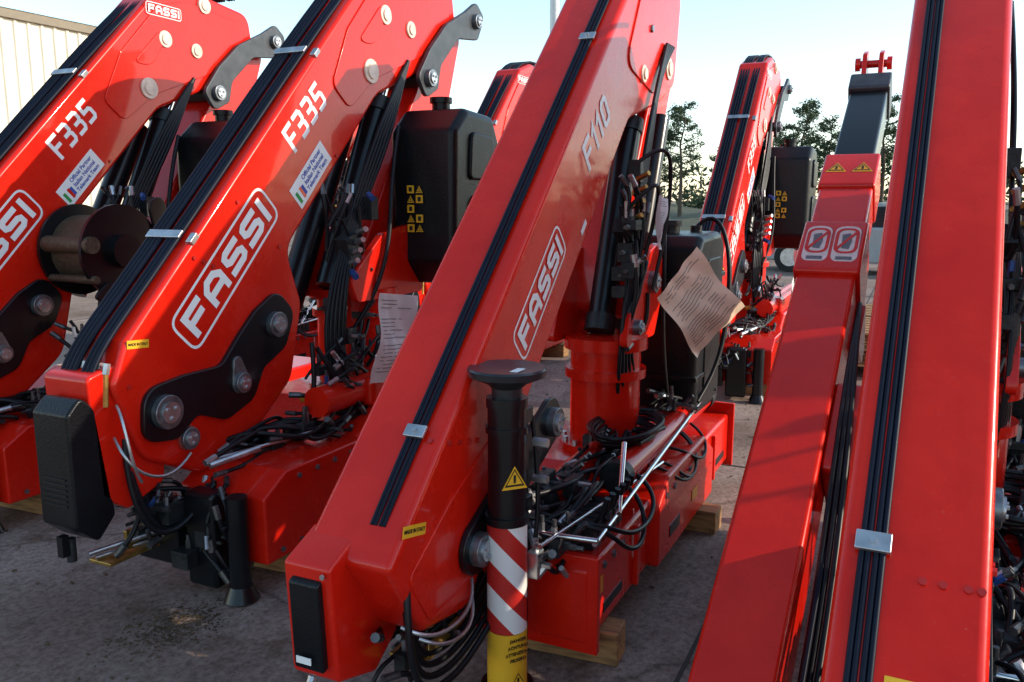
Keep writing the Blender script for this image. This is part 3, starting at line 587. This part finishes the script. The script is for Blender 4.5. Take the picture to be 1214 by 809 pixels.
    if winch:
        c=(3.22,-.36,1.32)
        bm=bmesh.new()
        for k in range(24): 
            yy=c[1]-.14+.28*k/23
            add_cyl(bm,(c[0],yy-.0058,c[2]),(c[0],yy+.0058,c[2]),.19,n=40)
        mesh_obj('winch_cable',bm,CAB,par)
        cyls('winch_flanges',[((c[0],c[1]-.17,c[2]),(c[0],c[1]-.15,c[2]),.25),((c[0],c[1]+.15,c[2]),(c[0],c[1]+.17,c[2]),.25),((c[0],c[1]-.22,c[2]),(c[0],c[1]-.17,c[2]),.09)],BLK,par,n=56)
        prism('winch_frame',[(3.0,1.08,.06),(3.2,1.02,.04),(3.5,1.05,.06),(3.62,1.3,.06),(3.5,1.62,.08),(3.4,1.58,.06),(3.46,1.3,.1),(3.3,1.14,.08),(3.1,1.16,.06)],-.55,-.53,BLK,par,.006)
        cyls('winch_roller',[((3.02,-.56,1.36),(3.02,-.2,1.36),.045),((3.03,-.56,1.18),(3.03,-.2,1.18),.02)],CAB,par)
        box('winch_motor',3.3,3.6,-.5,-.2,1.0,1.14,BLK,par,.02)
    return par

crane_B(0,1.35,seed=3)
crane_A(0,2.80,seed=11)
crane_A(0,4.40,seed=23,winch=True,paper=False)
c5=crane_B(-.30,.015,seed=31,stripe=(.060,.087),hw=.138,paper=False,leg=False,loops=False)
crane_A(4.3,1.50,seed=41)
crane_A(3.7,3.70,seed=51)
crane_B(3.2,5.4,seed=61,paper=False)
crane_B(-.25,-1.45,seed=81,paper=False,loops=False)

def side_boom(par):
    ox,oy=par.location.x,par.location.y
    A=Ax((1.75-ox,.02),33.6);y0=.30-oy;y1=.52-oy
    prism('second_extension',A.prof([(0,.13,.02),(.3,.14,.02),(3.02,.10,.02),(3.02,-.10,.02),(.3,-.16,.02),(0,-.16,.02)]),y0,y1,RED,par,.02,4)
    prism('extension_collar',A.prof([(2.15,.136,.02),(2.5,.128,.02),(2.52,-.12,.03),(2.35,-.22,.04),(2.2,-.14,.03)]),y0-.014,y1+.014,RED,par,.012)
    prism('extension_collar',A.prof([(2.78,.118,.02),(3.06,.112,.02),(3.06,-.12,.03),(2.82,-.12,.03)]),y0-.008,y1+.008,RED,par,.012)
    prism('tip_section',A.prof([(3.04,.09,.02),(3.74,.075,.02),(3.74,-.08,.02),(3.04,-.09,.02)]),y0+.02,y1-.02,BLK,par,.03)
    prism('tip_collar',A.prof([(3.72,.10,.02),(3.86,.11,.02),(3.88,-.10,.02),(3.72,-.10,.02)]),y0+.01,y1-.01,GRY2,par,.01)
    for yy in (y0+.07,y1-.07):
        prism('tip_lug',A.prof([(3.84,.08,.03),(3.95,.17,.03),(4.05,.14,.03),(4.0,-.02,.03),(3.85,-.06,.02)]),yy-.012,yy+.012,RED,par,.004)
    p=A.p(3.97,.10);cyls('tip_pin',[((p[0],y0+.03,p[1]),(p[0],y1-.03,p[1]),.02),((p[0],y0+.02,p[1]),(p[0],y0+.045,p[1]),.034),((p[0],y1-.045,p[1]),(p[0],y1-.02,p[1]),.034)],RED,par)
    def top(s,n,y):
        x,z=A.p(s,n);c,sn=A.c,A.s
        return Matrix(((0,c,-sn,x),(-1,0,0,y),(0,sn,c,z),(0,0,0,1)))
    ym=(y0+y1)/2
    for dy in (-.055,.055): tri_sign(top(2.93,.1165,ym+dy),.09,par)
    for dy in (-.055,.055):
        M=top(2.33,.1345,ym+dy)
        bm=bmesh.new();bm.faces.new([bm.verts.new((p.x,p.y,0)) for p in rrect(.098,.24,.045,8)])
        q=mesh_obj('no_step_label',bm,PNK,par,smooth=False);q.matrix_local=M
        ring('no_step_ring',.090,.17,.044,.013,M@Matrix.Translation((0,.02,.0010)),RED,par)
        decal('no_step_bar',rect(.13,.012),M@Matrix.Translation((0,.02,.0014))@Matrix.Rotation(R(60),4,'Z'),RED,par)
        decal('no_step_foot',[(-.015,-.05),(.012,-.055),(.02,0),(.01,.05),(-.02,.04)],M@Matrix.Translation((0,.02,.0008)),simple_ink,par)
        decal('no_step_caption',rect(.06,.02),M@Matrix.Translation((0,-.095,.0008)),simple_ink,par)
    prism('side_bracket',A.prof([(1.2,.1,.03),(1.6,.1,.03),(1.55,-.25,.05),(1.3,-.28,.05)]),y0-.14,y0-.0,RED,par,.01)
    prism('tip_stop',A.prof([(1.95,-.08,.02),(2.25,-.1,.02),(2.2,-.30,.04),(2.1,-.30,.04)]),y0-.03,y0+.05,RED,par,.01)
    boxes('guide_rod',[(A.P(.7,.06,y0-.05),(1.2,.012,.03),Matrix.Rotation(-A.a,4,'Y'))],NAVY,par)
    hoses('extension_hoses',[([A.P(.0,.0,y0-.03-.02*k),A.P(.6,.02,y0-.05-.02*k),A.P(1.2,.13,y0-.04-.02*k),A.P(1.7,.12,y0-.03-.01*k),A.P(2.1,.02,y0-.02)],.009) for k in range(3)],RUB,par)
    bolts('bracket_bolts',[A.p(1.3,.0),A.p(1.5,.0)],y0-.14,.018,par,STL)
side_boom(c5)
c5.rotation_euler=(0,0,R(-1.5))

# ---------------------------------------------------------------- setting
def plane(name,x0,x1,y0,y1,z,mat):
    bm=bmesh.new();bm.faces.new([bm.verts.new(v) for v in ((x0,y0,z),(x1,y0,z),(x1,y1,z),(x0,y1,z))])
    return mesh_obj(name,bm,mat,None,smooth=False)
DIRT=simple('dirt_ground',(.20,.15,.10),.95,var=.4,scale=.6)
plane('ground',-300,500,-400,400,0,DIRT)
plane('concrete_yard',-12,34,-30,40,.004,CON)
JNT=simple('joint_filler',(.05,.045,.04),.9)
bm=bmesh.new()
for xx in (-3.,.6,5.0,10,15,20,26): add_box(bm,(xx,5,.0065),(.014,69,.003))
for yy in (-6,-2.2,.62,6.2,10,15,20,26): add_box(bm,(11,yy,.0065),(45,.014,.0031))
mesh_obj('pavement_joints',bm,JNT,smooth=False)
rnd=random.Random(77);bm=bmesh.new()
for i in range(900):
    x=rnd.uniform(.8,7);y=rnd.uniform(-.5,6);s=rnd.choice([.003,.004,.006,.009])
    add_box(bm,(x,y,.008+s*.3),(s*rnd.uniform(1,3),s,s*.6),Matrix.Rotation(rnd.random()*6.28,4,'Z'))
for i in range(900):
    x=rnd.gauss(2.12,.11);y=rnd.gauss(2.42,.08);s=rnd.choice([.002,.003,.004,.006])
    add_box(bm,(x,y,.006+s*.2),(s*rnd.uniform(1,2.5),s,s*.4),Matrix.Rotation(rnd.random()*6.28,4,'Z'))
mesh_obj('grit_and_leaf_litter',bm,simple('litter',(.10,.065,.035),.9,var=.5),smooth=False)

def corrugated():
    m,nt,b=newmat('ribbed_metal_siding');N=nt.nodes;L=nt.links
    tc=N.new('ShaderNodeTexCoord');n=N.new('ShaderNodeTexNoise');n.inputs['Scale'].default_value=.8;n.inputs['Detail'].default_value=6
    L.new(tc.outputs['Object'],n.inputs['Vector']);r=N.new('ShaderNodeValToRGB')
    r.color_ramp.elements[0].position=.3;r.color_ramp.elements[0].color=(.60,.54,.44,1);r.color_ramp.elements[1].position=.7;r.color_ramp.elements[1].color=(.70,.65,.54,1)
    L.new(n.outputs['Fac'],r.inputs['Fac']);L.new(r.outputs['Color'],b.inputs['Base Color']);b.inputs['Roughness'].default_value=.5
    return m
SID=corrugated()
wh=bpy.data.objects.new('metal_warehouse',None);link(wh);wh.location=(0,20.5,0)
bm=bmesh.new();x=-6.0;vs=[]
while x<19:
    for dx,dy in ((0,0),(.2,0),(.23,-.04),(.30,-.04),(.33,0)):
        vs.append((x+dx,dy))
    x+=.36
lo=[bm.verts.new((a,b_,0)) for a,b_ in vs];hi=[bm.verts.new((a,b_,6.0)) for a,b_ in vs]
for i in range(len(vs)-1): bm.faces.new((lo[i],lo[i+1],hi[i+1],hi[i]))
mesh_obj('front_wall',bm,SID,wh,smooth=False)
box('end_wall',19.0,19.1,.0,16,0,6.0,SID,wh,.01)
prism('roof_trim',[(-6.1,5.95),(19.2,5.95),(19.2,6.16),(-6.1,6.16)],-.12,-.05,simple('roof_trim',(.22,.18,.13),.6),wh,.01)
bm=bmesh.new();bm.faces.new([bm.verts.new(v) for v in ((-6.2,-.15,6.17),(19.3,-.15,6.17),(19.3,8,7.2),(-6.2,8,7.2))]);bm.faces.new([bm.verts.new(v) for v in ((-6.2,8,7.2),(19.3,8,7.2),(19.3,16.2,6.17),(-6.2,16.2,6.17))])
mesh_obj('roof',bm,simple('roof_metal',(.5,.48,.44),.4,metal=.3),wh,smooth=False)
box('roller_door',6,10,-.10,-.045,0,4,simple('door_metal',(.35,.35,.35),.5),wh,.01)
box('window',-2,-.5,-.08,-.045,2.2,3.2,simple('window_glass',(.03,.04,.05),.1),wh,.01)

lp=bpy.data.objects.new('light_pole',None);link(lp);lp.location=(26,10.9,0)
cyl('mast',(0,0,0),(0,0,12),.17,simple('pole_grey',(.55,.56,.57),.5,metal=.3),lp,r1=.14)
boxes('arm',[((.0,-.6,11.9),(.1,1.4,.1),None),((0,-1.3,11.85),(.35,.6,.15),None)],STL,lp)
cyl('pole_base',(0,0,0),(0,0,.5),.3,CON,lp)

BARK=simple('bark',(.09,.065,.045),.9,var=.4,scale=12,bump=.6)
def leafmat():
    m,nt,b=newmat('foliage');N=nt.nodes;L=nt.links
    tc=N.new('ShaderNodeTexCoord');n=N.new('ShaderNodeTexNoise');n.inputs['Scale'].default_value=.9;n.inputs['Detail'].default_value=4
    L.new(tc.outputs['Object'],n.inputs['Vector']);r=N.new('ShaderNodeValToRGB')
    r.color_ramp.elements[0].position=.35;r.color_ramp.elements[0].color=(.03,.055,.03,1);r.color_ramp.elements[1].position=.68;r.color_ramp.elements[1].color=(.08,.11,.055,1)
    L.new(n.outputs['Fac'],r.inputs['Fac']);L.new(r.outputs['Color'],b.inputs['Base Color']);b.inputs['Roughness'].default_value=.8
    b.inputs['Specular IOR Level'].default_value=.2
    return m
LEAF=leafmat()
def leaf_clump(bm,c,r,n,rnd,ls):
    for i in range(n):
        v=Vector((rnd.gauss(0,1),rnd.gauss(0,1),rnd.gauss(0,.7)));v=v*(r*.55)
        p=Vector(c)+v;u=Vector((rnd.uniform(-1,1),rnd.uniform(-1,1),rnd.uniform(-1,1))).normalized()
        w=u.cross(Vector((rnd.uniform(-1,1),rnd.uniform(-1,1),rnd.uniform(-1,1)))).normalized()
        l=ls*rnd.uniform(.6,1.4)
        bm.faces.new([bm.verts.new(q) for q in (p-u*l,p+w*l*.35,p+u*l,p-w*l*.35)])
def pine(x,y,h,seed,z=0):
    rnd=random.Random(seed);e=bpy.data.objects.new('pine_tree',None);link(e);e.location=(x,y,z)
    bm=bmesh.new();lf=bmesh.new();pts=[Vector((0,0,-.5))]
    for k in range(6): pts.append(Vector((rnd.uniform(-.15,.15)*k*.4,rnd.uniform(-.15,.15)*k*.4,h*(k+1)/6*.97)))
    for k in range(6): add_cyl(bm,pts[k],pts[k+1],.02*h*(1-k/6.6),.02*h*(1-(k+1)/6.6),10)
    nb=30
    for i in range(nb):
        t=.38+.60*i/nb;zz=h*t;k=min(5,int(t*6));base=pts[k].lerp(pts[k+1],t*6-k)
        L=h*(.20*(1-((t-.58)/.47)**2*.8))*rnd.uniform(.45,1.2);a=rnd.uniform(0,6.28)
        tip=base+Vector((math.cos(a)*L,math.sin(a)*L,L*rnd.uniform(.05,.5)))
        add_cyl(bm,base,tip,.005*h,.002*h,6)
        for j in range(4):
            q=base.lerp(tip,.4+.2*j)+Vector((rnd.uniform(-.1,.1),rnd.uniform(-.1,.1),rnd.uniform(-.02,.1)))*L
            if rnd.random()<.85: leaf_clump(lf,q,h*.034*rnd.uniform(.7,1.4),44,rnd,.012*h)
    mesh_obj('trunk_and_limbs',bm,BARK,e);mesh_obj('needles',lf,LEAF,e,smooth=False)
for q in ((53,13.6,7.6,1),(56,15.8,6.2,2),(55,6.6,7.6,3),(58,8.2,6.6,5),(58,2.2,8.0,4),(61,3.9,7.0,6),(56,-1.5,9,9),(50,-12,9,7),(64,11.0,6.6,8),(54,4.9,6.4,12),(60,19,7,14),(66,30,8,15),(59,12.2,5.6,21)): pine(*q)
rnd=random.Random(5);bm=bmesh.new()
for i in range(620):
    y=-60+190*rnd.random();x=82+rnd.uniform(-7,12);hh=5.4+1.4*math.sin(y*.21)+1.1*math.sin(y*.57+1)+rnd.uniform(-1,1)
    leaf_clump(bm,(x,y,hh*rnd.uniform(.12,1)),1.4,40,rnd,.34)
mesh_obj('distant_trees',bm,LEAF,smooth=False)
bm=bmesh.new();nx,ny=16,90;g=[]
for i in range(nx+1):
    row=[]
    for j in range(ny+1):
        u=i/nx;y=-50+170*j/ny
        row.append(bm.verts.new((36+u*40,y,.01+1.6*(1-math.cos(min(1,u*1.4)*math.pi))/2*(.7+.3*math.sin(y*.3))+rnd.uniform(-.1,.1)*u)))
    g.append(row)
for i in range(nx):
    for j in range(ny): bm.faces.new((g[i][j],g[i+1][j],g[i+1][j+1],g[i][j+1]))
mesh_obj('hillside',bm,simple('bank_soil',(.075,.075,.04),.95,var=.5,scale=.7,bump=.5,bscale=3))

def car(x,y,rot,col,seed=0):
    e=bpy.data.objects.new('parked_car',None);link(e);e.location=(x,y,.005);e.rotation_euler=(0,0,R(rot))
    P=simple('car_paint',col,.3,coat=.6,var=.05);G=simple('car_glass',(.02,.025,.03),.08);T=simple('tyre',(.015,.015,.015),.8)
    prism('body',[(-2.2,.35,.1),(-1.9,.25,.05),(1.9,.25,.05),(2.25,.35,.1),(2.2,.75,.15),(1.2,.92,.2),(.6,1.0,.1),(-1.6,1.0,.1),(-2.25,.9,.15)],-.86,.86,P,e,.08,4)
    prism('cabin_glass',[(1.05,.95,.05),(.35,1.42,.1),(-1.2,1.44,.1),(-1.85,.97,.05)],-.72,.72,G,e,.06,4)
    prism('roof',[(.32,1.40,.03),(.25,1.46,.05),(-1.15,1.48,.05),(-1.3,1.42,.03)],-.66,.66,P,e,.03,3)
    L=[];H=[]
    for xx in (-1.35,1.4):
        for yy in (-.87,.67): L.append(((xx,yy,.33),(xx,yy+.2,.33),.33));H.append(((xx,yy-.005 if yy<0 else yy+.1,.33),(xx,yy+.05 if yy<0 else yy+.205,.33),.2))
    cyls('tyres',L,T,e,n=28);cyls('hubs',H,STL,e,n=20)
    boxes('lamps',[((2.2,.6,.68),(.08,.3,.12),None),((2.2,-.6,.68),(.08,.3,.12),None),((-2.22,.65,.8),(.06,.25,.14),None),((-2.22,-.65,.8),(.06,.25,.14),None)],WHT,e)
car(20,1.0,84,(.30,.32,.33));car(27,3.6,100,(.5,.5,.48));car(25,-3.5,80,(.04,.06,.10));car(31,1.0,95,(.55,.55,.55))
def pallet(x,y,n,rot=0):
    e=bpy.data.objects.new('wooden_pallet',None);link(e);e.location=(x,y,.008);e.rotation_euler=(0,0,R(rot))
    L=[]
    for k in range(n):
        z=k*.145
        for j in range(3): L.append(((0,-.35+.35*j,z+.06),(1.1,.09,.08),None))
        for j in range(7): L.append(((-.5+.167*j,0,z+.112),(.1,.8,.02),None))
    boxes('slats',L,WOOD,e,.004)
pallet(8.6,.35,3,8);pallet(11,.5,2,-5);pallet(13.5,1.1,4,3)

# ---------------------------------------------------------------- light & camera
ts=Vector((.34,-1.0,.46)).normalized()
sd=bpy.data.lights.new('sun','SUN');sd.energy=5.0;sd.angle=R(.5);sd.color=(1,.88,.70)
so=bpy.data.objects.new('sun',sd);link(so);so.rotation_euler=ts.to_track_quat('Z','Y').to_euler()
w=bpy.data.worlds.new('World');scene.world=w;w.use_nodes=True;nt=w.node_tree
bg=nt.nodes['Background'];sk=nt.nodes.new('ShaderNodeTexSky');sk.sky_type='NISHITA';sk.sun_disc=False
sk.sun_elevation=math.asin(ts.z);sk.sun_rotation=math.atan2(ts.x,ts.y)
sk.dust_density=.4;sk.air_density=1.0
hs=nt.nodes.new('ShaderNodeHueSaturation');hs.inputs['Value'].default_value=2.15;hs.inputs['Saturation'].default_value=.95;hs.inputs['Hue'].default_value=.487
nt.links.new(sk.outputs['Color'],hs.inputs['Color'])
nt.links.new(hs.outputs['Color'],bg.inputs['Color']);bg.inputs['Strength'].default_value=.15
cd=bpy.data.cameras.new('camera');cd.sensor_width=36;cd.lens=29.65;cd.clip_end=2000;cd.clip_start=.02
co=bpy.data.objects.new('camera',cd);link(co);co.location=(0,0,1.6);co.rotation_euler=(R(90-9.6),0,R(25.5-90))
scene.camera=co
scene.view_settings.view_transform='Standard';scene.view_settings.look='None';scene.view_settings.exposure=0
